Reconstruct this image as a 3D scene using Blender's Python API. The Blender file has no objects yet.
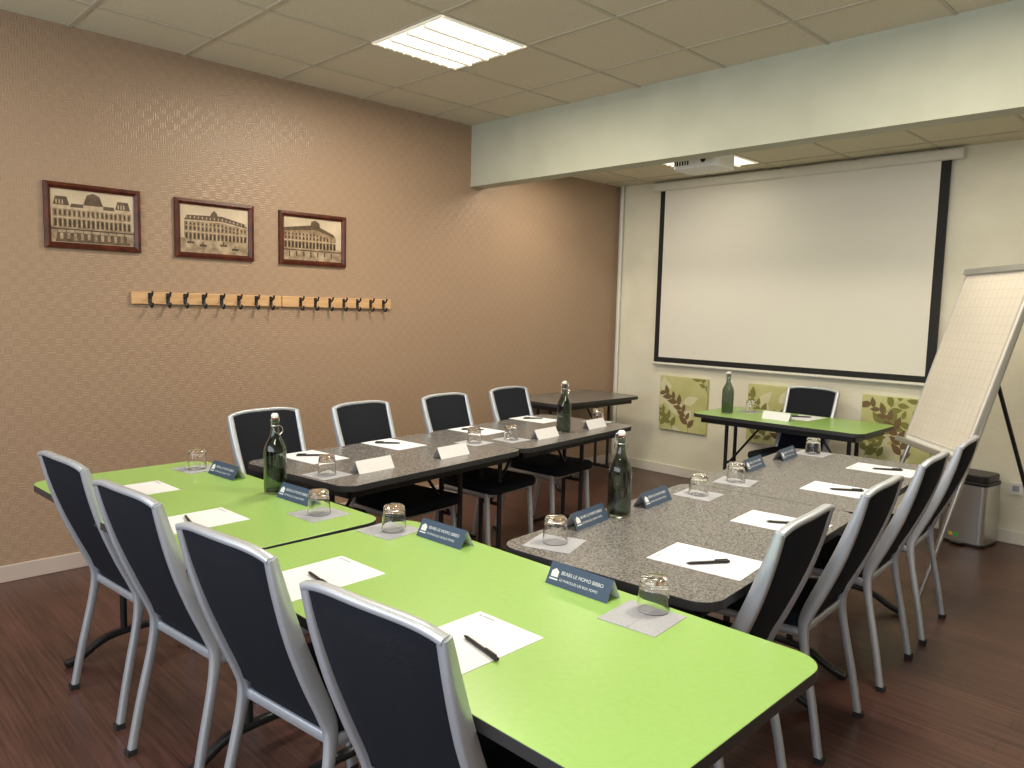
import bpy, math, random
from mathutils import Matrix, Vector
random.seed(7)
sc=bpy.context.scene
COL=sc.collection
# ------------------------------------------------------------------ materials
def mat(name,col=(.8,.8,.8),rough=.5,metal=0.,spec=.5,trans=0.,ior=1.45,emit=None,es=0.,coat=0.):
    m=bpy.data.materials.new(name); m.use_nodes=True
    b=m.node_tree.nodes['Principled BSDF']
    b.inputs['Base Color'].default_value=(*col,1); b.inputs['Roughness'].default_value=rough
    b.inputs['Metallic'].default_value=metal; b.inputs['Specular IOR Level'].default_value=spec
    b.inputs['Transmission Weight'].default_value=trans; b.inputs['IOR'].default_value=ior
    b.inputs['Coat Weight'].default_value=coat
    if emit: b.inputs['Emission Color'].default_value=(*emit,1); b.inputs['Emission Strength'].default_value=es
    return m
def N(m,t,**k):
    n=m.node_tree.nodes.new(t)
    for a,v in k.items(): setattr(n,a,v)
    return n
def L(m,a,b): m.node_tree.links.new(a,b)
def P(m): return m.node_tree.nodes['Principled BSDF']
def coords(m,scale=(1,1,1)):
    tc=N(m,'ShaderNodeTexCoord'); mp=N(m,'ShaderNodeMapping'); mp.inputs['Scale'].default_value=scale
    L(m,tc.outputs['Object'],mp.inputs['Vector']); return mp.outputs['Vector']
def noise_col(m,c1,c2,scale=20,vscale=(1,1,1),detail=4,lo=.35,hi=.65,bump=0.,dist=.002):
    v=coords(m,vscale); n=N(m,'ShaderNodeTexNoise'); n.inputs['Scale'].default_value=scale; n.inputs['Detail'].default_value=detail
    L(m,v,n.inputs['Vector']); r=N(m,'ShaderNodeValToRGB')
    r.color_ramp.elements[0].position=lo; r.color_ramp.elements[1].position=hi
    r.color_ramp.elements[0].color=(*c1,1); r.color_ramp.elements[1].color=(*c2,1)
    L(m,n.outputs['Fac'],r.inputs['Fac']); L(m,r.outputs['Color'],P(m).inputs['Base Color'])
    if bump:
        b=N(m,'ShaderNodeBump'); b.inputs['Strength'].default_value=bump; b.inputs['Distance'].default_value=dist
        L(m,n.outputs['Fac'],b.inputs['Height']); L(m,b.outputs['Normal'],P(m).inputs['Normal'])
    return m
def math_n(m,op,a,b=None):
    n=N(m,'ShaderNodeMath',operation=op)
    for i,x in enumerate((a,b)):
        if x is None: continue
        if isinstance(x,(int,float)): n.inputs[i].default_value=x
        else: L(m,x,n.inputs[i])
    return n.outputs[0]

def wallpaper():
    m=mat('wallpaper_woven_tan',rough=.42)
    tc=N(m,'ShaderNodeTexCoord'); s=N(m,'ShaderNodeSeparateXYZ'); L(m,tc.outputs['Object'],s.inputs[0])
    y,z=s.outputs[1],s.outputs[2]; C=.040
    fy=math_n(m,'FLOOR',math_n(m,'DIVIDE',y,C)); fz=math_n(m,'FLOOR',math_n(m,'DIVIDE',z,C))
    par=math_n(m,'MODULO',math_n(m,'ABSOLUTE',math_n(m,'ADD',fy,fz)),2.0)
    sy=math_n(m,'SINE',math_n(m,'MULTIPLY',y,2*math.pi/(C/3))); sz=math_n(m,'SINE',math_n(m,'MULTIPLY',z,2*math.pi/(C/3)))
    mx=N(m,'ShaderNodeMix'); L(m,par,mx.inputs[0]); L(m,sy,mx.inputs[2]); L(m,sz,mx.inputs[3])
    b=N(m,'ShaderNodeBump'); b.inputs['Strength'].default_value=.28; b.inputs['Distance'].default_value=.0016
    L(m,mx.outputs[0],b.inputs['Height']); L(m,b.outputs['Normal'],P(m).inputs['Normal'])
    c=N(m,'ShaderNodeMix',data_type='RGBA'); L(m,par,c.inputs[0])
    c.inputs[6].default_value=(.328,.226,.154,1); c.inputs[7].default_value=(.345,.239,.163,1)
    L(m,c.outputs[2],P(m).inputs['Base Color'])
    rr=math_n(m,'ADD',math_n(m,'MULTIPLY',par,.08),.35); L(m,rr,P(m).inputs['Roughness'])
    return m
def floor_mat():
    m=mat('floor_wood_planks',rough=.32)
    v=coords(m,(1,1,1)); br=N(m,'ShaderNodeTexBrick'); L(m,v,br.inputs['Vector'])
    br.inputs['Scale'].default_value=1; br.inputs['Brick Width'].default_value=1.2; br.inputs['Row Height'].default_value=.10
    br.inputs['Mortar Size'].default_value=.0012; br.inputs['Bias'].default_value=0
    br.inputs['Color1'].default_value=(.068,.031,.025,1); br.inputs['Color2'].default_value=(.094,.043,.034,1); br.inputs['Mortar'].default_value=(.03,.015,.012,1)
    v2=coords(m,(1.2,34,1)); n=N(m,'ShaderNodeTexNoise'); n.inputs['Scale'].default_value=2.2; n.inputs['Detail'].default_value=6; L(m,v2,n.inputs['Vector'])
    r=N(m,'ShaderNodeValToRGB'); r.color_ramp.elements[0].position=.36; r.color_ramp.elements[1].position=.66
    r.color_ramp.elements[0].color=(.66,.64,.64,1); r.color_ramp.elements[1].color=(1.27,1.24,1.24,1)
    L(m,n.outputs['Fac'],r.inputs['Fac'])
    mx=N(m,'ShaderNodeMix',data_type='RGBA',blend_type='MULTIPLY'); mx.inputs[0].default_value=1
    L(m,br.outputs['Color'],mx.inputs[6]); L(m,r.outputs['Color'],mx.inputs[7]); L(m,mx.outputs[2],P(m).inputs['Base Color'])
    b=N(m,'ShaderNodeBump'); b.inputs['Strength'].default_value=.08; b.inputs['Distance'].default_value=.001
    L(m,n.outputs['Fac'],b.inputs['Height']); L(m,b.outputs['Normal'],P(m).inputs['Normal'])
    return m
M={}
M['wp']=wallpaper(); M['floor']=floor_mat()
M['cream']=noise_col(mat('wall_cream_paint',rough=.75),(.70,.67,.54),(.76,.73,.60),scale=3,bump=.0)
v=coords(M['cream']); n=N(M['cream'],'ShaderNodeTexNoise'); n.inputs['Scale'].default_value=45; n.inputs['Detail'].default_value=5; L(M['cream'],v,n.inputs['Vector'])
b=N(M['cream'],'ShaderNodeBump'); b.inputs['Strength'].default_value=.35; b.inputs['Distance'].default_value=.006; L(M['cream'],n.outputs['Fac'],b.inputs['Height']); L(M['cream'],b.outputs['Normal'],P(M['cream']).inputs['Normal'])
M['beam']=noise_col(mat('beam_paint',rough=.7),(.45,.465,.37),(.49,.505,.41),scale=4)
M['tile']=noise_col(mat('ceiling_tile_mineral',rough=.9),(.60,.55,.42),(.70,.65,.51),scale=160,bump=.3,dist=.001)
M['tbar']=mat('ceiling_tbar',(.50,.46,.36),.5)
M['base']=mat('baseboard_paint',(.48,.40,.36),.5); M['basew']=mat('baseboard_white',(.70,.67,.60),.5)
M['green']=noise_col(mat('laminate_green',rough=.30),(.275,.465,.118),(.29,.485,.130),scale=60)
M['gray']=noise_col(mat('laminate_gray_speckle',rough=.27),(.065,.062,.061),(.225,.215,.21),scale=190,detail=3,lo=.38,hi=.62)
M['edge']=mat('table_edge_dark',(.03,.03,.032),.4)
M['blk']=mat('black_metal',(.015,.015,.016),.35,spec=.5)
M['silver']=mat('silver_paint_metal',(.50,.535,.59),.36,metal=.5)
M['fabric']=noise_col(mat('black_fabric',rough=.95,spec=.2),(.008,.009,.013),(.016,.018,.025),scale=500,bump=.25,dist=.001)
M['rubber']=mat('rubber',(.02,.02,.02),.8)
M['paper']=mat('paper_white',(.72,.735,.79),.8); M['inkg']=mat('ink_gray',(.30,.32,.38),.7)
M['napkin']=noise_col(mat('napkin_gray',rough=.9),(.30,.31,.35),(.42,.43,.47),scale=400)
M['cardblue']=mat('card_slate_blue',(.050,.082,.140),.5); M['cardwhite']=mat('card_white',(.74,.74,.76),.6); M['txt']=mat('lettering_white',(.75,.77,.8),.6)
M['glass']=mat('clear_glass',(1,1,1),.0,trans=1.,ior=1.45)
M['bottle']=mat('green_bottle_glass',(.36,.42,.37),.03,trans=1.,ior=1.45)
M['wire']=mat('steel_wire',(.7,.7,.7),.25,metal=1); M['ceram']=mat('ceramic_white',(.85,.85,.82),.25); M['red']=mat('gasket_red',(.5,.04,.03),.6)
M['screen']=mat('projection_fabric',(.71,.69,.62),.85); M['screenblk']=mat('screen_border_black',(.01,.01,.01),.7); M['case']=mat('screen_case_white',(.66,.65,.58),.4)
M['wood']=noise_col(mat('rack_wood',rough=.45),(.52,.31,.15),(.62,.39,.20),scale=4,vscale=(1,1,14))
M['frame']=noise_col(mat('frame_mahogany',rough=.35),(.050,.009,.004),(.10,.020,.008),scale=6,vscale=(1,3,3))
def photo_tone(name,a,b_,sc_):
    return noise_col(mat(name,rough=.4),a,b_,scale=sc_,detail=8,lo=.3,hi=.7)
M['sep0']=photo_tone('sepia_sky',(.42,.33,.225),(.60,.49,.36),5); M['sep1']=photo_tone('sepia_facade',(.14,.088,.048),(.36,.255,.16),40); M['sep2']=photo_tone('sepia_dark',(.025,.014,.008),(.07,.044,.026),50); M['sep3']=photo_tone('sepia_ground',(.17,.115,.07),(.45,.345,.235),22)
M['sep4']=photo_tone('sepia_roof',(.060,.036,.022),(.13,.084,.052),30); M['sep5']=photo_tone('sepia_light_stone',(.36,.27,.175),(.52,.41,.285),40)
M['leafbg']=noise_col(mat('canvas_lime_beige',rough=.8),(.45,.44,.18),(.54,.53,.25),scale=5); M['leaf1']=mat('leaf_olive',(.20,.20,.05),.8); M['leaf2']=mat('leaf_brown',(.17,.11,.05),.8); M['leaf3']=mat('leaf_pale',(.62,.60,.38),.8)
M['plast']=mat('white_plastic',(.70,.70,.66),.4); M['lens']=mat('lens_black',(.01,.01,.015),.08)
M['lamp']=mat('lamp_diffuser',(.9,.9,.85),.5,emit=(1,.93,.74),es=4.0); M['louver']=mat('louver_white',(.85,.83,.75),.35,emit=(1,.90,.70),es=.3)
M['steel']=mat('brushed_steel',(.50,.50,.49),.3,metal=.85)
M['blue']=mat('sticker_blue',(.05,.2,.5),.6); M['yel']=mat('sticker_yellow',(.7,.5,.05),.6); M['grn']=mat('sticker_green',(.05,.4,.1),.6)
M['winfr']=mat('window_frame_white',(.8,.8,.8),.4)
M['flip']=noise_col(mat('flipchart_paper',rough=.8),(.56,.52,.45),(.60,.56,.48),scale=3); M['flipline']=mat('flipchart_grid_line',(.46,.43,.38),.8)
# ------------------------------------------------------------------ mesh builder
class B:
    def __init__(s): s.v=[];s.f=[];s.m=[]
    def add(s,vs,fs,mi=0):
        o=len(s.v); s.v+=[tuple(x) for x in vs]; s.f+=[tuple(i+o for i in f) for f in fs]; s.m+=[mi]*len(fs)
    def box(s,x0,x1,y0,y1,z0,z1,mi=0):
        s.add([(x0,y0,z0),(x1,y0,z0),(x1,y1,z0),(x0,y1,z0),(x0,y0,z1),(x1,y0,z1),(x1,y1,z1),(x0,y1,z1)],
              [(3,2,1,0),(4,5,6,7),(0,1,5,4),(1,2,6,5),(2,3,7,6),(3,0,4,7)],mi)
    def lathe(s,prof,n=24,c=(0,0,0),mi=0,cap=True):
        vs=[];fs=[]
        for r,z in prof:
            for k in range(n):
                a=2*math.pi*k/n; vs.append((c[0]+r*math.cos(a),c[1]+r*math.sin(a),c[2]+z))
        for i in range(len(prof)-1):
            for k in range(n):
                k2=(k+1)%n; fs.append((i*n+k,i*n+k2,(i+1)*n+k2,(i+1)*n+k))
        if cap:
            fs.append(tuple(reversed(range(n)))); fs.append(tuple((len(prof)-1)*n+k for k in range(n)))
        s.add(vs,fs,mi)
    def tube(s,path,r,n=8,mi=0):
        path=[Vector(p) for p in path]; vs=[];fs=[]
        prev=None
        for i,p in enumerate(path):
            t=(path[min(i+1,len(path)-1)]-path[max(i-1,0)]).normalized()
            if prev is None:
                a=t.cross(Vector((1,0,0))) if abs(t.x)<.9 else t.cross(Vector((0,1,0)))
            else: a=prev-t*prev.dot(t)
            a.normalize(); prev=a; c=t.cross(a)
            rr=r[i] if isinstance(r,(list,tuple)) else r
            for k in range(n):
                q=2*math.pi*k/n; vs.append(p+a*rr*math.cos(q)+c*rr*math.sin(q))
        m=len(path)
        for i in range(m-1):
            for k in range(n):
                k2=(k+1)%n; fs.append((i*n+k,i*n+k2,(i+1)*n+k2,(i+1)*n+k))
        fs.append(tuple(reversed(range(n)))); fs.append(tuple((m-1)*n+k for k in range(n)))
        s.add(vs,fs,mi)
    def strip(s,path,ws,ds,axis=(1,0,0),mi=0):
        path=[Vector(p) for p in path]; ax=Vector(axis); vs=[];fs=[]; m=len(path)
        for i,p in enumerate(path):
            t=(path[min(i+1,m-1)]-path[max(i-1,0)]).normalized(); a=(ax-t*ax.dot(t)).normalized(); c=t.cross(a)
            w=(ws[i] if isinstance(ws,(list,tuple)) else ws)/2; d=(ds[i] if isinstance(ds,(list,tuple)) else ds)/2; e=min(w,d)*.35
            for (x,y) in ((w-e,d),(-w+e,d),(-w,d-e),(-w,-d+e),(-w+e,-d),(w-e,-d),(w,-d+e),(w,d-e)): vs.append(p+a*x+c*y)
        for i in range(m-1):
            for k in range(8):
                k2=(k+1)%8; fs.append((i*8+k,i*8+k2,(i+1)*8+k2,(i+1)*8+k))
        fs.append(tuple(reversed(range(8)))); fs.append(tuple((m-1)*8+k for k in range(8)))
        s.add(vs,fs,mi)
    def prism(s,poly,z0,z1,mt=0,ms=0,mb=None):
        n=len(poly); vs=[(x,y,z0) for x,y in poly]+[(x,y,z1) for x,y in poly]
        s.add(vs,[tuple(range(n,2*n))],mt); o=len(s.v)-2*n
        s.f+=[tuple(o+i for i in reversed(range(n)))]; s.m+=[ms if mb is None else mb]
        for i in range(n): s.f.append((o+i,o+(i+1)%n,o+n+(i+1)%n,o+n+i)); s.m.append(ms)
    def mesh(s,name,mats,smooth=35,xf=None):
        me=bpy.data.meshes.new(name); vv=s.v
        if xf is not None: vv=[tuple(xf@Vector(p)) for p in vv]
        me.from_pydata(vv,[],s.f)
        for x in mats: me.materials.append(M[x])
        me.polygons.foreach_set('material_index',s.m)
        if smooth:
            me.polygons.foreach_set('use_smooth',[True]*len(s.f)); me.update()
            me.set_sharp_from_angle(angle=math.radians(smooth))
        me.update(); return me
def obj(name,me,loc=(0,0,0),rz=0,parent=None,bev=0,seg=2):
    o=bpy.data.objects.new(name,me); COL.objects.link(o); o.location=loc; o.rotation_euler=(0,0,rz)
    if parent: o.parent=parent
    if bev:
        md=o.modifiers.new('bevel','BEVEL'); md.width=bev; md.segments=seg; md.limit_method='ANGLE'; md.angle_limit=math.radians(50)
    return o
def empty(name,loc=(0,0,0),rz=0):
    e=bpy.data.objects.new(name,None); COL.objects.link(e); e.location=loc; e.rotation_euler=(0,0,rz); e.empty_display_size=.1; return e
def spline(pts,n=5):
    P_=[Vector(p) for p in pts]; out=[]
    for i in range(len(P_)-1):
        p0=P_[max(i-1,0)];p1=P_[i];p2=P_[i+1];p3=P_[min(i+2,len(P_)-1)]
        for k in range(n):
            t=k/n; out.append(.5*((2*p1)+(-p0+p2)*t+(2*p0-5*p1+4*p2-p3)*t*t+(-p0+3*p1-3*p2+p3)*t**3))
    out.append(P_[-1]); return out
def rrect(w,h,r,n=8):
    pts=[]
    for cx,cy,a0 in ((w/2-r,h/2-r,0),(-w/2+r,h/2-r,90),(-w/2+r,-h/2+r,180),(w/2-r,-h/2+r,270)):
        for k in range(n+1):
            a=math.radians(a0+90*k/n); pts.append((cx+r*math.cos(a),cy+r*math.sin(a)))
    return pts
def boxobj(name,x0,x1,y0,y1,z0,z1,m,bev=0):
    b=B(); b.box(x0,x1,y0,y1,z0,z1); return obj(name,b.mesh(name,[m],0),bev=bev)
# ------------------------------------------------------------------ room
WX=-4.63; WY=5.97; RX=2.0; NY=-1.7; CZ=2.92; CZ2=2.69; H=1.5
boxobj('floor',WX-.15,RX+.15,NY-.15,WY+.15,-.1,0,'floor')
boxobj('wall_left',WX-.15,WX,NY-.15,WY+.15,0,3.1,'wp')
boxobj('wall_back',WX,RX+.15,WY,WY+.15,0,3.1,'cream')
boxobj('wall_right',RX,RX+.15,NY-.15,WY,0,3.1,'cream')
b=B(); wx0,wx1,wz0,wz1=-3.9,1.3,.95,2.45
b.box(WX,RX,NY-.15,NY,0,wz0); b.box(WX,RX,NY-.15,NY,wz1,3.1); b.box(WX,wx0,NY-.15,NY,wz0,wz1); b.box(wx1,RX,NY-.15,NY,wz0,wz1)
obj('wall_near',b.mesh('wall_near',['cream'],0))
b=B()
b.box(wx0,wx1,NY-.1,NY-.04,wz0,wz0+.05); b.box(wx0,wx1,NY-.1,NY-.04,wz1-.05,wz1)
for k in range(5):
    x=wx0+(wx1-wx0-.05)*k/4; b.box(x,x+.05,NY-.1,NY-.04,wz0,wz1)
obj('window_1',b.mesh('window_1',['winfr'],0))
boxobj('ceiling',WX,RX,NY,4.05,CZ,3.1,'tile')
boxobj('ceiling_rear',WX,RX,4.19,WY,CZ2,3.1,'tile')
boxobj('beam_ceiling',WX,RX,4.05,4.19,2.45,3.1,'beam')
b=B(); GX=-3.62; GY=2.43
xs=[GX+.6*k for k in range(-1,10)]; ys=[GY+.6*k for k in range(-6,3)]
for x in xs:
    if WX<x<RX: b.box(x-.010,x+.010,NY,4.05,CZ-.005,CZ)
for y in ys:
    if NY<y<4.05: b.box(WX,RX,y-.010,y+.010,CZ-.0052,CZ)
obj('trim_ceiling_grid',b.mesh('trim_ceiling_grid',['tbar'],0))
b=B()
for x in xs:
    if WX<x<RX: b.box(x-.010,x+.010,4.19,WY,CZ2-.005,CZ2)
for k in range(4):
    y=4.5+.6*k
    if y<WY: b.box(WX,RX,y-.010,y+.010,CZ2-.0052,CZ2)
obj('trim_ceiling_grid_rear',b.mesh('trim_ceiling_grid_rear',['tbar'],0))
boxobj('baseboard_left',WX,WX+.015,NY,WY,0,.09,'base',.004)
boxobj('baseboard_back',WX+.015,RX,WY-.015,WY,0,.09,'basew',.004)
boxobj('baseboard_right',RX-.015,RX,NY,WY-.015,0,.09,'basew',.004)
b=B(); b.tube([(WX+.05,WY-.03,.09),(WX+.05,WY-.03,CZ2)],.016,12); obj('wall_pipe',b.mesh('wall_pipe',['plast']))
def troffer(cx,cy,cz,power):
    e=empty('ceiling_light',(cx,cy,cz)); s=.29
    b=B(); b.box(-s-.008,s+.008,-s-.008,-s+.012,-.012,-.0055); b.box(-s-.008,s+.008,s-.012,s+.008,-.012,-.0055); b.box(-s-.008,-s+.012,-s,s,-.012,-.0055); b.box(s-.012,s+.008,-s,s,-.012,-.0055)
    obj('light_frame',b.mesh('light_frame',['louver'],0),parent=e)
    b=B(); b.box(-s+.01,s-.01,-s+.01,s-.01,-.0075,-.0056); obj('light_diffuser',b.mesh('light_diffuser',['lamp'],0),parent=e)
    b=B()
    for k in range(1,4):
        x=-s+2*s*k/4; b.box(x-.012,x+.012,-s+.01,s-.01,-.026,-.0076)
    for k in range(1,9):
        y=-s+2*s*k/9; b.box(-s+.01,s-.01,y-.0025,y+.0025,-.022,-.0077)
    obj('light_louver',b.mesh('light_louver',['louver'],0),parent=e)
    if power:
        ld=bpy.data.lights.new('light_area','AREA'); ld.shape='SQUARE'; ld.size=.55; ld.energy=power; ld.color=(1,.89,.71)
        lo=bpy.data.objects.new('light_area',ld); COL.objects.link(lo); lo.parent=e; lo.location=(0,0,-.03)
troffer(-3.32,2.73,CZ,46); troffer(-.92,2.73,CZ,53); troffer(-.92,.33,CZ,34); troffer(-3.32,.33,CZ,10)
troffer(-3.32,5.32,CZ2,0); troffer(-1.22,4.65,CZ2,15); troffer(-3.92,4.62,CZ2,12)  # last two are added, hidden behind the beam, lighting screen and left wall
ld=bpy.data.lights.new('window_daylight','AREA'); ld.shape='RECTANGLE'; ld.size=5.0; ld.size_y=1.4; ld.energy=108; ld.color=(.84,.91,1)
lo=bpy.data.objects.new('window_daylight',ld); COL.objects.link(lo); lo.location=(-1.3,NY-.02,1.7); lo.rotation_euler=(math.radians(90),0,0)
w=bpy.data.worlds.new('World'); sc.world=w; w.use_nodes=True; w.node_tree.nodes['Background'].inputs[0].default_value=(.7,.8,1,1); w.node_tree.nodes['Background'].inputs[1].default_value=.6
# ------------------------------------------------------------------ chairs
rp=lambda s:[(s*.192,-.300,.935),(s*.191,-.274,.84),(s*.187,-.234,.72),(s*.184,-.185,.60),(s*.184,-.142,.50),(s*.188,-.130,.44),(s*.193,-.146,.34),(s*.200,-.185,.16),(s*.205,-.215,0.0)]
def chair_meshes():
    b=B()
    for s in (-1,1):
        pth=spline(rp(s),4); n=len(pth)
        ds=[.024+.022*math.sin(math.pi*min(1,i/(n*.72))) for i in range(n)]
        b.strip(pth,.026,ds)
        b.strip(spline([(s*.200,.235,.44),(s*.203,.245,.3),(s*.207,.265,0)],4),.024,.028)
        b.strip([(s*.190,-.13,.425),(s*.20,.24,.425)],.02,.032)
    b.strip([(-.195,.235,.425),(.195,.235,.425)],.02,.03,axis=(0,1,0)); b.strip([(-.185,-.12,.425),(.185,-.12,.425)],.02,.03,axis=(0,1,0))
    top=[]
    for k in range(17):
        x=-1+k/8; top.append((x*.196,-.300-.014*(1-x*x)-.002,.931+.018*(1-x**4)))
    b.strip(top,.024,.016,axis=(0,1,0))
    fr=b.mesh('chair_frame',['silver'],50)
    side=spline(rp(1),4)
    def at(z):
        for i in range(len(side)-1):
            a,c=side[i],side[i+1]
            if c.z<=z<=a.z:
                t=(a.z-z)/(a.z-c.z+1e-9); return a.lerp(c,t)
        return side[0]
    b=B(); R_,C_=14,10; fv=[];bv=[]
    for i in range(R_+1):
        for j in range(C_+1):
            u=-1+2*j/C_; z0=.475; zt=.925+.017*(1-u**4); z=z0+(zt-z0)*i/R_
            q=at(min(z,.934)); x=u*(q.x-.010); yc=q.y-.014*(1-u*u)*(i/R_)
            th=.008+.014*(1-u**4)*(1-abs(2*i/R_-1)**4)
            fv.append((x,yc+th,z)); bv.append((x,yc-th,z))
    W=C_+1; o=len(fv); fs=[]
    for i in range(R_):
        for j in range(C_):
            a=i*W+j; fs.append((a+1,a,a+W,a+W+1)); fs.append((o+a,o+a+1,o+a+W+1,o+a+W))
    for i in range(R_):
        a=i*W; fs.append((a,o+a,o+a+W,a+W)); a=i*W+C_; fs.append((o+a,a,a+W,o+a+W))
    for j in range(C_):
        fs.append((j,j+1,o+j+1,o+j)); a=R_*W+j; fs.append((a+1,a,o+a,o+a+1))
    b.add(fv+bv,fs); bk=b.mesh('chair_backrest',['fabric'],60)
    b=B(); poly=[]
    for x,y in rrect(.43,.43,.06,5):
        k=1+.05*(y/.22); poly.append((x*k*.98,y+.085))
    b.prism(poly,.435,.49); st=b.mesh('chair_seat',['fabric'],40)
    b=B()
    for s in (-1,1):
        b.box(s*.205-.015,s*.205+.015,-.231,-.201,0,.02); b.box(s*.207-.014,s*.207+.014,.251,.281,0,.02)
    ft=b.mesh('chair_feet',['rubber'],0)
    return fr,bk,st,ft
CH=chair_meshes()
def chair(x,y,rz):
    e=empty('conference_chair',(x,y,0),math.radians(rz))
    obj('frame',CH[0],parent=e); obj('backrest',CH[1],parent=e); obj('seat',CH[2],parent=e,bev=.02,seg=3); obj('feet',CH[3],parent=e)
def front(cx,cy,rz):
    a=math.radians(rz); chair(cx-math.sin(a)*.31,cy+math.cos(a)*.31,rz)
front(-2.95,.71,5); front(-2.35,.725,6); front(-1.73,.745,7); front(-1.16,.775,7)
for x,y,r in ((-3.67,1.82,-84),(-3.65,2.39,-83),(-3.71,3.05,-83),(-3.80,3.70,-83)): front(x,y,r)
for x,y,r in ((-.89,2.06,95),(-.905,2.68,94),(-.95,3.36,94),(-.99,3.98,95)): front(x,y,r)
front(-2.53,5.76,180)
# ------------------------------------------------------------------ tables
def table(name_top,w,d,cx,cy,rz):
    e=empty('folding_table',(cx,cy,0),math.radians(rz))
    b=B(); b.prism(rrect(w,d,.075),.722,.75,0,1,1); obj('top',b.mesh('table_top',[name_top,'edge'],40),parent=e,bev=.002,seg=2)
    b=B(); i=.06
    b.box(-w/2+i,w/2-i,-d/2+i,-d/2+i+.02,.68,.722); b.box(-w/2+i,w/2-i,d/2-i-.02,d/2-i,.68,.722)
    b.box(-w/2+i,-w/2+i+.02,-d/2+i,d/2-i,.68,.722); b.box(w/2-i-.02,w/2-i,-d/2+i,d/2-i,.68,.722)
    obj('apron',b.mesh('table_apron',['blk'],0),parent=e,bev=.003)
    b=B()
    for s in (-1,1):
        x=s*(w/2-.17)
        for y in (-.07,.07): b.tube([(x,y,.085),(x,y,.70)],.014,10)
        b.strip(spline([(x,-d/2+.06,.014),(x,-d/2+.12,.03),(x,-.14,.082),(x,0,.092),(x,.14,.082),(x,d/2-.12,.03),(x,d/2-.06,.014)],4),.034,.026)
        b.tube([(x,-d/2+.07,.69),(x,d/2-.07,.69)],.013,8)
        b.tube([(x,0,.36),(x-s*.27,0,.70)],.009,8); b.tube([(x,-.07,.36),(x,.07,.36)],.011,8)
    obj('legs',b.mesh('table_legs',['blk'],50),parent=e)
table('green',1.50,.72,-1.385,1.255,1.0)
table('green',1.40,.72,-2.855,1.135,3.0)
def col(x0,y0,rz,s0,w,l,right):
    a=math.radians(rz); ux=Vector((math.cos(a),math.sin(a))); uy=Vector((-math.sin(a),math.cos(a)))
    c=Vector((x0,y0))+ux*(w/2 if right else -w/2)+uy*(s0+l/2)
    table('gray',l,w,c.x,c.y,rz+90)
col(-1.715,1.64,5,0,.74,1.265,True); col(-1.715,1.64,5,1.27,.74,1.265,True)
col(-2.66,1.68,7.5,0,.75,1.215,False); col(-2.66,1.68,7.5,1.22,.75,1.215,False)
table('green',1.26,.66,-2.50,5.32,1); 
table('gray',1.12,.60,-4.315,5.03,90)
# ------------------------------------------------------------------ table-top things
TZ=.7501
b=B(); b.box(-.105,.105,-.1485,.1485,0,.0012); b.box(-.09,-.083,.128,.137,.0012,.0014,1); b.box(-.079,-.04,.130,.135,.0012,.0014,1)
PAPER=b.mesh('notepad_sheet',['paper','inkg'],0)
b=B(); b.tube([(-.072,0,0),(-.066,0,0),(-.060,0,0),(-.02,0,0),(.062,0,0),(.068,0,0)],[.0012,.003,.0045,.0048,.0048,.004],10); b.box(.02,.062,-.0015,.0015,.0045,.008)
b.tube([(.045,0,0),(.060,0,0)],.0055,10)
PEN=b.mesh('pen',['blk'],50)
b=B(); b.box(-.08,.08,-.08,.08,0,.0012); b.box(-.08,0.0,-.0795,.0795,.0012,.0018)
NAP=b.mesh('paper_napkin',['napkin'],0)
b=B(); b.lathe([(.0405,0),(.041,.002),(.0395,.03),(.037,.06),(.0345,.080),(.031,.085),(.0005,.085)],32,cap=False)
b.lathe([(.0405,0),(.0385,.001),(.0375,.03),(.0352,.055),(.0325,.069),(.023,.073),(.0005,.074)],32,cap=False)
nf=len(b.f)//2; b.f=b.f[:nf]+[tuple(reversed(f)) for f in b.f[nf:]]
TUM=b.mesh('tumbler',['glass'],60)
def text_mesh(s,size,align='LEFT'):
    c=bpy.data.curves.new('t','FONT'); c.body=s; c.size=size; c.align_x=align
    o=bpy.data.objects.new('t',c); COL.objects.link(o); bpy.context.view_layer.update()
    me=bpy.data.meshes.new_from_object(o.evaluated_get(bpy.context.evaluated_depsgraph_get())); bpy.data.objects.remove(o)
    me.materials.clear(); me.materials.append(M['txt']); return me
T1=text_mesh('BEABS LE MOMO BIBBO',.0135); T2=text_mesh('LE MAROLLES LES BUX POMO',.0098)
w_,h_,d_=.105,.055,.03
b=B()
b.add([(-w_,-d_,0),(w_,-d_,0),(w_,0,h_),(-w_,0,h_)],[(0,1,2,3)],0)
b.add([(-w_,d_,0),(w_,d_,0),(w_,0,h_),(-w_,0,h_)],[(1,0,3,2)],1)
b.add([(-w_,-d_+.001,0),(w_,-d_+.001,0),(w_,0,h_-.002),(-w_,0,h_-.002)],[(3,2,1,0)],1)
b.add([(-w_,d_-.001,0),(w_,d_-.001,0),(w_,0,h_-.002),(-w_,0,h_-.002)],[(2,3,0,1)],1)
CARD=b.mesh('tent_card',['cardblue','cardwhite'],0)
b=B(); b.prism([(-.012,0),(.012,0),(.012,.016),(0,.024),(-.012,.016)],0,.0006); b.box(-.014,.014,-.008,-.004,0,.0006); MARK=b.mesh('mark',['txt'],0)
sl=math.atan2(h_,d_)
def paper(x,y,rz,pen=None):
    obj('notepad_sheet',PAPER,(x,y,TZ),math.radians(rz))
    if pen:
        a=math.radians(rz); px,py,pr=pen
        obj('pen',PEN,(x+px*math.cos(a)-py*math.sin(a),y+px*math.sin(a)+py*math.cos(a),TZ+.0013+.0055),math.radians(rz+pr))
def glass(x,y,rz,dx=0,dy=0):
    obj('paper_napkin',NAP,(x,y,TZ),math.radians(rz)); obj('drinking_glass',TUM,(x+dx,y+dy,TZ+.002))
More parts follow.
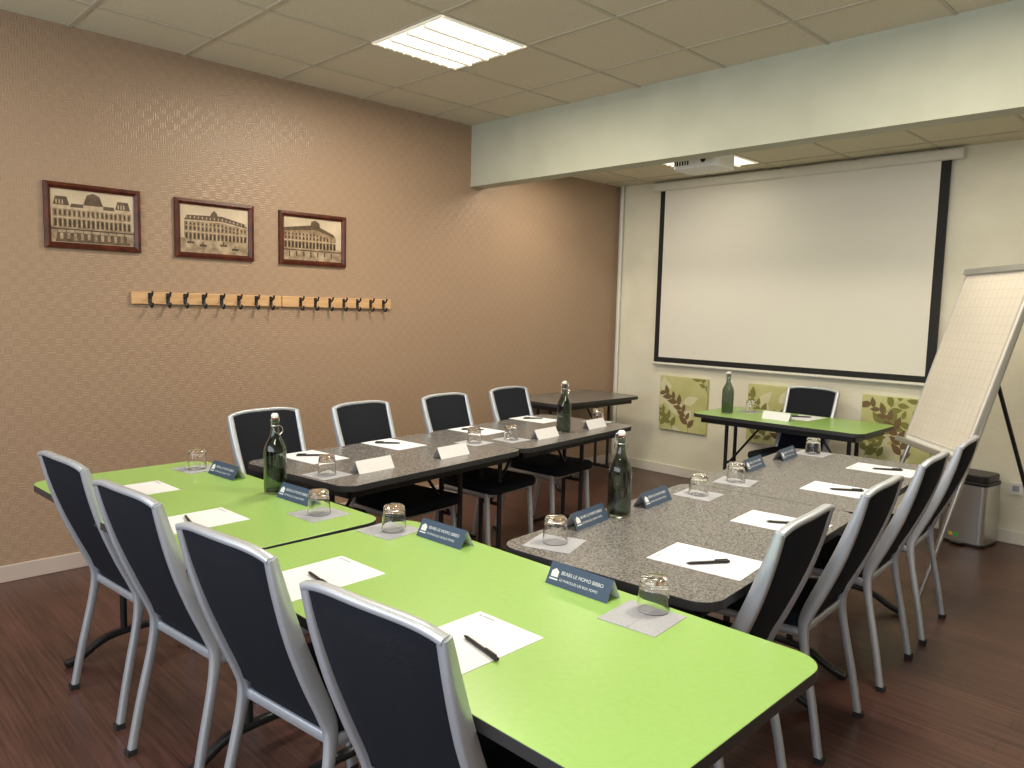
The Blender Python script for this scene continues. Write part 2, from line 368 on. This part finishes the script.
def card(x,y,rz):
    e=obj('tent_card',CARD,(x,y,TZ),math.radians(rz))
    for me,lx,lz in ((T1,-.062,.030),(T2,-.062,.014),(MARK,-.082,.020)):
        o=obj('card_lettering',me,parent=e); o.rotation_euler=(sl,0,0)
        f=lz/h_; k=.0006; o.location=(lx,-d_*(1-f)-k*math.sin(sl),lz+k*math.cos(sl))
paper(-1.235,1.09,2,(.05,.0,-12)); paper(-1.815,1.06,3,(.03,-.02,-10)); paper(-2.565,1.02,3,(.0,-.02,-15)); paper(-3.135,1.0,3,(.02,-.02,-10))
glass(-1.055,1.51,6,-.01,.06); glass(-2.055,1.466,8,.01,.01); glass(-2.38,1.39,5); glass(-3.38,1.36,10)
card(-1.275,1.54,2); card(-1.85,1.535,3); card(-2.60,1.43,5); card(-3.165,1.40,5)
paper(-1.185,2.02,97,(-.03,-.02,-40)); paper(-1.23,2.60,96,(.0,-.02,-60)); paper(-1.30,3.31,96,(.0,-.02,-60)); paper(-1.35,3.93,95,(.0,-.02,-60))
glass(-1.60,1.79,20,-.005,.005); glass(-1.66,2.74,8); glass(-1.685,3.09,12); glass(-1.77,4.07,5)
card(-1.685,2.05,98); card(-1.705,2.48,97); card(-1.79,3.43,96); card(-1.81,3.83,96)
paper(-3.31,1.90,-84,(.0,-.02,-40)); paper(-3.36,2.42,-83,(.02,-.03,-50)); paper(-3.44,3.10,-83,(.02,-.02,-50)); paper(-3.56,3.74,-83,(.0,-.02,-40))
glass(-2.92,1.745,8); glass(-3.13,2.80,10); glass(-3.08,3.04,5); glass(-3.24,4.02,5)
card(-2.88,1.96,-83); card(-2.92,2.46,-83); card(-3.02,3.26,-83); card(-3.09,3.80,-83)
paper(-2.46,5.46,178,(.02,0,40)); glass(-2.88,5.45,5); card(-2.54,5.20,178)
def bottle(x,y):
    e=empty('swing_top_bottle',(x,y,TZ))
    outer=[(.0005,.004),(.030,.002),(.040,.0),(.043,.005),(.0435,.02),(.0435,.165),(.042,.18),(.036,.198),(.026,.215),(.0185,.235),(.0155,.255),(.0145,.275),(.0145,.280),(.0175,.282),(.0175,.294),(.014,.297)]
    inner=[(.011,.297),(.0115,.275),(.0125,.255),(.0155,.236),(.023,.217),(.033,.198),(.039,.180),(.0405,.165),(.0405,.02),(.038,.010),(.0005,.014)]
    b=B(); b.lathe(outer+inner,32,cap=False)
    obj('bottle_body',b.mesh('bottle_body',['bottle'],60),parent=e)
    b=B(); b.lathe([(.012,.297),(.0135,.300)],20,mi=1); b.lathe([(.0125,.300),(.014,.306),(.0135,.313),(.008,.318)],20,mi=0)
    for s in (-1,1):
        b.tube(spline([(s*.0165,0,.270),(s*.022,-.004,.285),(s*.020,-.002,.303),(s*.013,0,.309)],4),.0014,6,mi=2)
        b.tube(spline([(s*.0165,0,.270),(s*.024,-.012,.262),(s*.020,-.022,.245),(0,-.024,.238)],4),.0014,6,mi=2)
    b.lathe([(.0158,.267),(.0168,.269),(.0158,.272)],20,mi=2,cap=False)
    obj('bottle_stopper',b.mesh('bottle_stopper',['ceram','red','wire'],50),parent=e); e.rotation_euler=(0,0,random.random()*6)
bottle(-2.765,1.42); bottle(-3.08,3.49); bottle(-1.675,2.22); bottle(-2.94,5.2)
# ------------------------------------------------------------------ left wall things
def frame(y0,y1,z0,z1,var):
    e=empty('picture_frame',(WX,(y0+y1)/2,(z0+z1)/2)); w=(y1-y0)/2; h=(z1-z0)/2; t=.032
    b=B()
    o=[(-w,-h),(w,-h),(w,h),(-w,h)]; i=[(-w+t,-h+t),(w-t,-h+t),(w-t,h-t),(-w+t,h-t)]
    for k in range(4):
        a,c=o[k],o[(k+1)%4]; p,q=i[k],i[(k+1)%4]
        m1=((a[0]*.45+p[0]*.55),(a[1]*.45+p[1]*.55)); m2=((c[0]*.45+q[0]*.55),(c[1]*.45+q[1]*.55))
        vs=[(0,a[0],a[1]),(0,c[0],c[1]),(.018,a[0],a[1]),(.018,c[0],c[1]),(.024,m1[0],m1[1]),(.024,m2[0],m2[1]),(.012,p[0],p[1]),(.012,q[0],q[1]),(.0,p[0],p[1]),(.0,q[0],q[1])]
        b.add(vs,[(0,1,3,2),(2,3,5,4),(4,5,7,6),(6,7,9,8)])
    obj('frame_moulding',b.mesh('frame_moulding',['frame'],20),parent=e)
    iw,ih=w-t,h-t; b=B(); x=.004
    def q(a0,a1,c0,c1,dx,mi): b.add([(x+dx,a0*iw,c0*ih),(x+dx,a1*iw,c0*ih),(x+dx,a1*iw,c1*ih),(x+dx,a0*iw,c1*ih)],[(0,1,2,3)],mi)
    def poly(pts,dx,mi): b.add([(x+dx,a*iw,c*ih) for a,c in pts],[tuple(range(len(pts)))],mi)
    def arch(a,wd,c0,c1,dx,mi):
        pts=[(a-wd,c0),(a+wd,c0)]+[(a+wd*math.cos(math.pi*k/6),c1-.05+.06*math.sin(math.pi*k/6)) for k in range(7)]
        poly(pts,dx,mi)
    q(-1,1,-1,1,0,0); q(-1,1,-1,-.40,.0004,3)
    if var==0:
        q(-.95,.92,-.45,.32,.0008,1)
        for (a0,a1,t_) in ((-.95,-.55,.72),(.52,.92,.72)):
            q(a0,a1,.32,.40,.0009,5); poly([(a0+.01,.40),(a1-.01,.40),(a1-.07,t_),(a0+.07,t_)],.0009,4)
        poly([(-.24,.32),(.24,.32),(.24,.46),(-.24,.46)],.0009,5); poly([(-.24,.46),(.24,.46),(.15,.84),(0,.93),(-.15,.84)],.0009,4); poly([(-.55,.34),(.52,.34),(.5,.48),(-.52,.48)],.00085,4)
        q(-.95,.92,-.08,-.03,.001,5); q(-.95,.92,.26,.32,.001,5)
        for k in range(17):
            a=-.89+k*.11; arch(a,.028,-.40,-.12,.0012,2); q(a-.02,a+.02,.02,.21,.0012,2); q(a+.045,a+.062,-.42,.3,.0011,5)
        for k in range(6): a=-.86+k*.07; arch(a if k<3 else a+1.26,.015,.44,.6,.0012,5)
        q(-1,1,-.52,-.47,.0012,2); poly([(-.9,-.97),(.9,-.97),(.8,-.62),(-.85,-.62)],.0006,4)
        for k in range(12): a=-.9+k*.16; q(a-.05,a+.02,-.9+.02*(k%3),-.64,.0008,3 if k%2 else 1)
        for k in range(9): a=-.85+k*.2; q(a-.008,a+.008,-.62,-.48,.0013,2)
    elif var==1:
        poly([(-.88,-.45),(.97,-.45),(.97,.20),(.2,.40),(-.88,.36)],.0008,1); poly([(-.88,.36),(.2,.40),(.97,.20),(.9,.38),(.2,.62),(-.8,.56)],.0009,4); poly([(-.15,.55),(.1,.55),(.06,.72),(-.02,.84),(-.1,.72)],.001,4)
        poly([(-.88,.30),(.2,.34),(.97,.14),(.97,.20),(.2,.40),(-.88,.36)],.001,5); q(-.88,.97,-.14,-.10,.001,5)
        for k in range(16):
            a=-.82+k*.115; f=0 if a<.2 else (a-.2)*.24
            arch(a,.028,-.42,-.18,.0012,2); q(a-.022,a+.022,-.05,.10-f,.0012,2); q(a-.02,a+.02,.16-f,.26-f,.0012,2)
            q(a+.05,a+.065,-.44,.28-f,.0011,5); q(a-.015,a+.015,.44-f,.52-f,.0012,5)
        for a,c in ((-.7,-.62),(-.35,-.72),(.25,-.66),(.6,-.8)): q(a-.10,a+.10,c,c+.08,.0012,2); q(a-.02,a+.01,c+.08,c+.2,.0012,2)
    else:
        poly([(-1,-.45),(.80,-.45),(.80,.15),(.1,.48),(-1,.32)],.0008,1); poly([(-1,.32),(.1,.48),(.80,.15),(.72,.32),(.08,.70),(-1,.48)],.0009,4); poly([(-.1,.6),(.25,.55),(.22,.80),(.08,.92),(-.06,.85)],.001,4)
        q(-1,.8,-.10,-.06,.001,5)
        for k in range(15):
            a=-.93+k*.12; f=0 if a<.1 else (a-.1)*.45
            arch(a,.035,-.42,-.14,.0012,2); q(a-.022,a+.022,-.02,.10-f*.5,.0012,2); q(a+.052,a+.066,-.44,.26-f,.0011,5)
            if a<.6: q(a-.02,a+.02,.16-f*.8,.26-f*.8,.0012,2)
        for k in range(7): a=-.8+k*.24; q(a-.018,a+.018,-.85+.03*(k%3),-.58,.0012,2)
        q(-1,1,-.56,-.50,.0011,4)
    obj('picture',b.mesh('picture',['sep0','sep1','sep2','sep3','sep4','sep5'],0),parent=e)
frame(1.08,1.56,1.762,2.107,0); frame(1.75,2.235,1.755,2.10,1); frame(2.41,2.905,1.753,2.096,2)
e=empty('coat_rack',(WX,0,1.51)); b=B()
b.box(0,.02,1.50,2.42,-.035,.035); b.box(0,.02,2.425,3.28,-.035,.035); obj('rack_board',b.mesh('rack_board',['wood'],0),parent=e,bev=.003)
b=B()
hy=[1.60,1.70,1.80,1.91,2.02,2.13,2.245,2.345,2.555,2.665,2.775,2.885,2.995,3.105,3.215]
for y in hy:
    b.box(.02,.024,y-.010,y+.010,-.030,.030)
    b.tube(spline([(.022,y,.012),(.045,y,.010),(.060,y,.022),(.066,y,.038)],4),.0060,8)
    b.tube(spline([(.022,y,-.008),(.030,y,-.038),(.045,y,-.052),(.060,y,-.044),(.064,y,-.026)],4),.0060,8)
obj('rack_hooks',b.mesh('rack_hooks',['blk'],60),parent=e)
# ------------------------------------------------------------------ back wall things
e=empty('projection_screen',(0,WY,0)); yy=-.05
b=B(); b.box(-4.08,-1.80,yy,yy+.003,1.09,2.62,0)
b.box(-4.13,-4.08,yy-.0002,yy+.003,1.04,2.62,1); b.box(-1.80,-1.735,yy-.0002,yy+.003,1.04,2.62,1); b.box(-4.08,-1.80,yy-.0002,yy+.003,1.045,1.09,1)
obj('screen_sheet',b.mesh('screen_sheet',['screen','screenblk'],0),parent=e)
b=B(); b.tube([(-4.15,yy,1.03),(-1.72,yy,1.03)],.013,10); obj('screen_weight_bar',b.mesh('screen_weight_bar',['case'],60),parent=e)
b=B(); b.prism(rrect(.075,.075,.02,4),-4.20,-1.66); me=b.mesh('screen_case',['case'],40,Matrix(((0,0,1,0),(1,0,0,-.0430),(0,1,0,2.635),(0,0,0,1)))); obj('screen_case',me,parent=e)
b=B()
for x in (-4.1,-1.76): b.box(x-.02,x+.02,-.01,-.001,2.60,2.67)
obj('screen_bracket',b.mesh('screen_bracket',['case'],0),parent=e)
def canvas(x0,x1,z0,z1,seed):
    random.seed(seed); e=empty('leaf_canvas',(x0,WY-.001,z0)); b=B(); b.box(0,x1-x0,-.03,0,0,z1-z0); obj('canvas_block',b.mesh('canvas_block',['leafbg'],0),parent=e,bev=.004)
    b=B(); W=x1-x0; Hh=z1-z0
    def leaf(cx,cz,a,l,mi,dy,fat=.19):
        pts=[]
        for k in range(9):
            t=k/8; pts.append((t*l,fat*l*math.sin(math.pi*t**.8)))
        for k in range(7,0,-1):
            t=k/8; pts.append((t*l,-fat*l*math.sin(math.pi*t**.8)))
        vs=[]
        for px,pz in pts:
            X=cx+px*math.cos(a)-pz*math.sin(a); Z=cz+px*math.sin(a)+pz*math.cos(a)
            vs.append((min(max(X,.004),W-.004),-.0305-dy,min(max(Z,.004),Hh-.004)))
        b.add(vs,[tuple(range(len(vs)))],mi)
    for k in range(9):
        leaf(random.uniform(.05,W-.1),random.uniform(.03,Hh-.1),random.uniform(0,6.28),.16,2,.00002*k,.26)
    for s in range(4):
        x=.03+s*.14+random.uniform(-.02,.02); z=.0; a=math.radians(random.uniform(55,115)); d=.0004*(s+1); cv=random.choice((-1,1))*.2
        px,pz=x,z
        for k in range(7):
            nx=px+.075*math.cos(a); nz=pz+.075*math.sin(a)
            if nz<Hh-.01 and .01<nx<W-.01:
                b.add([(px-.002,-.0308,pz),(px+.002,-.0308,pz),(nx+.002,-.0308,nz),(nx-.002,-.0308,nz)],[(0,1,2,3)],0)
                leaf(nx,nz,a+.8,random.uniform(.07,.115),1 if s==2 else 0,d,.24); leaf(nx-.02*math.cos(a),nz-.03,a-.8,random.uniform(.07,.11),1 if s==2 else 0,d+.0002,.24)
            px,pz=nx,nz; a+=cv+random.uniform(-.05,.05)
    obj('canvas_leaves',b.mesh('canvas_leaves',['leaf1','leaf2','leaf3'],0),parent=e)
canvas(-4.06,-3.56,.42,.92,3); canvas(-3.17,-2.67,.42,.92,5); canvas(-2.23,-1.73,.42,.92,9)
b=B(); b.box(-1.235,-1.155,WY-.012,WY,.34,.42,0); b.box(-1.215,-1.175,WY-.0125,WY-.012,.36,.40,1); obj('wall_outlet',b.mesh('wall_outlet',['plast','inkg'],0))
e=empty('projector',(-2.84,4.55,2.50)); b=B(); b.prism(rrect(.34,.25,.04,5),-.05,.05); obj('projector_body',b.mesh('projector_body',['plast'],40),parent=e,bev=.012,seg=3)
b=B(); b.tube([(.07,.10,0),(.07,.15,0)],.035,24); b.tube([(.07,-.12,0),(.07,-.126,0)],.02,16)
for k in range(6): b.box(-.15+.02*k,-.14+.02*k,-.1265,-.124,-.025,.02)
obj('projector_lens',b.mesh('projector_lens',['lens'],50),parent=e)
b=B(); b.tube([(0,0,.05),(0,0,.19)],.018,12); b.box(-.07,.07,-.07,.07,.182,.19); b.box(-.08,.08,-.05,.05,.05,.058); obj('projector_mount',b.mesh('projector_mount',['plast'],50),parent=e)
# ------------------------------------------------------------------ flipchart
BL=Vector((-1.588,4.955,.772)); hh=Vector((.667,-.746,0)); le=math.radians(16)
nh=Vector((-.746,-.667,0)); U=Vector((0,0,1))*math.cos(le)-nh*math.sin(le); NN=nh*math.cos(le)+Vector((0,0,1))*math.sin(le)
W_,H_=.68,1.05; e=empty('flipchart_easel')
def loc(a,c,n): return BL+hh*a+U*c+NN*n
def pbox(b,a0,a1,c0,c1,n0,n1,mi=0):
    b.add([loc(a0,c0,n0),loc(a1,c0,n0),loc(a1,c1,n0),loc(a0,c1,n0),loc(a0,c0,n1),loc(a1,c0,n1),loc(a1,c1,n1),loc(a0,c1,n1)],[(3,2,1,0),(4,5,6,7),(0,1,5,4),(1,2,6,5),(2,3,7,6),(3,0,4,7)],mi)
b=B(); pbox(b,0,W_,0,H_,-.02,0,0); obj('easel_board',b.mesh('easel_board',['plast'],0),parent=e,bev=.003)
b=B(); pbox(b,.02,W_-.02,.03,H_-.03,.0005,.010,0)
for k in range(1,13): a=.02+k*(W_-.04)/13; pbox(b,a-.0008,a+.0008,.03,H_-.03,.010,.0103,1)
for k in range(1,20): c=.03+k*.05; pbox(b,.02,W_-.02,c-.0008,c+.0008,.010,.0103,1)
obj('easel_paper_pad',b.mesh('easel_paper_pad',['flip','flipline'],0),parent=e)
b=B(); pbox(b,-.01,W_+.01,H_-.02,H_+.015,-.02,.022,0); pbox(b,-.01,W_+.01,-.03,0,-.02,.055,0); pbox(b,-.01,.0,0,H_,-.022,.004,0); pbox(b,W_,W_+.01,0,H_,-.022,.004,0)
obj('easel_clamp_and_tray',b.mesh('easel_clamp_and_tray',['steel'],0),parent=e,bev=.003)
b=B()
for a,a2 in ((.04,-.02),(W_-.04,W_+.02)):
    t=loc(a,H_*.9,-.035); lo_=loc(a2,0,-.035); f=lo_.z/U.z; ft_=lo_-U*f; ft_.z=.013; b.tube([t,ft_],.013,10,0)
for a in (.10,W_-.10):
    s_=loc(a,H_*.86,-.04); ft_=Vector((s_.x,s_.y,.013))-nh*.62+hh*(a-W_/2)*.5; b.tube([s_,ft_],.012,10,1)
pA=loc(.0,-.25,-.035); pB=loc(W_,-.25,-.035); b.tube([pA,pB],.008,8,1)
obj('easel_legs',b.mesh('easel_legs',['steel','blk'],50),parent=e)
# ------------------------------------------------------------------ bin
e=empty('pedal_bin',(-1.42,5.79,0),math.radians(-8))
b=B(); b.prism(rrect(.29,.25,.04,5),.02,.41); obj('bin_body',b.mesh('bin_body',['steel'],40),parent=e)
b=B(); b.prism(rrect(.295,.255,.042,5),0,.02); b.prism(rrect(.295,.255,.042,5),.41,.435); b.prism(rrect(.28,.24,.05,5),.435,.48); b.box(-.04,.04,-.170,-.12,.012,.022); obj('bin_lid_and_base',b.mesh('bin_lid_and_base',['blk'],40),parent=e,bev=.006)
b=B()
for k,mi in ((0,0),(1,1),(2,2)): b.box(-.10+.035*k,-.075+.035*k,-.1265,-.125,.05,.075,mi)
obj('bin_stickers',b.mesh('bin_stickers',['blue','yel','grn'],0),parent=e)
# ------------------------------------------------------------------ camera
cd=bpy.data.cameras.new('camera'); co=bpy.data.objects.new('camera',cd); COL.objects.link(co)
R=((0.69999,-0.0875,0.70877),(0.71373,0.05137,-0.69854),(0.02471,0.99484,0.09841))
co.matrix_world=Matrix(((*R[0],0),(*R[1],0),(*R[2],H),(0,0,0,1)))
cd.sensor_width=36; cd.lens=761.4*36/1024; cd.clip_start=.05
sc.camera=co
sc.view_settings.view_transform='Standard'; sc.view_settings.look='None'
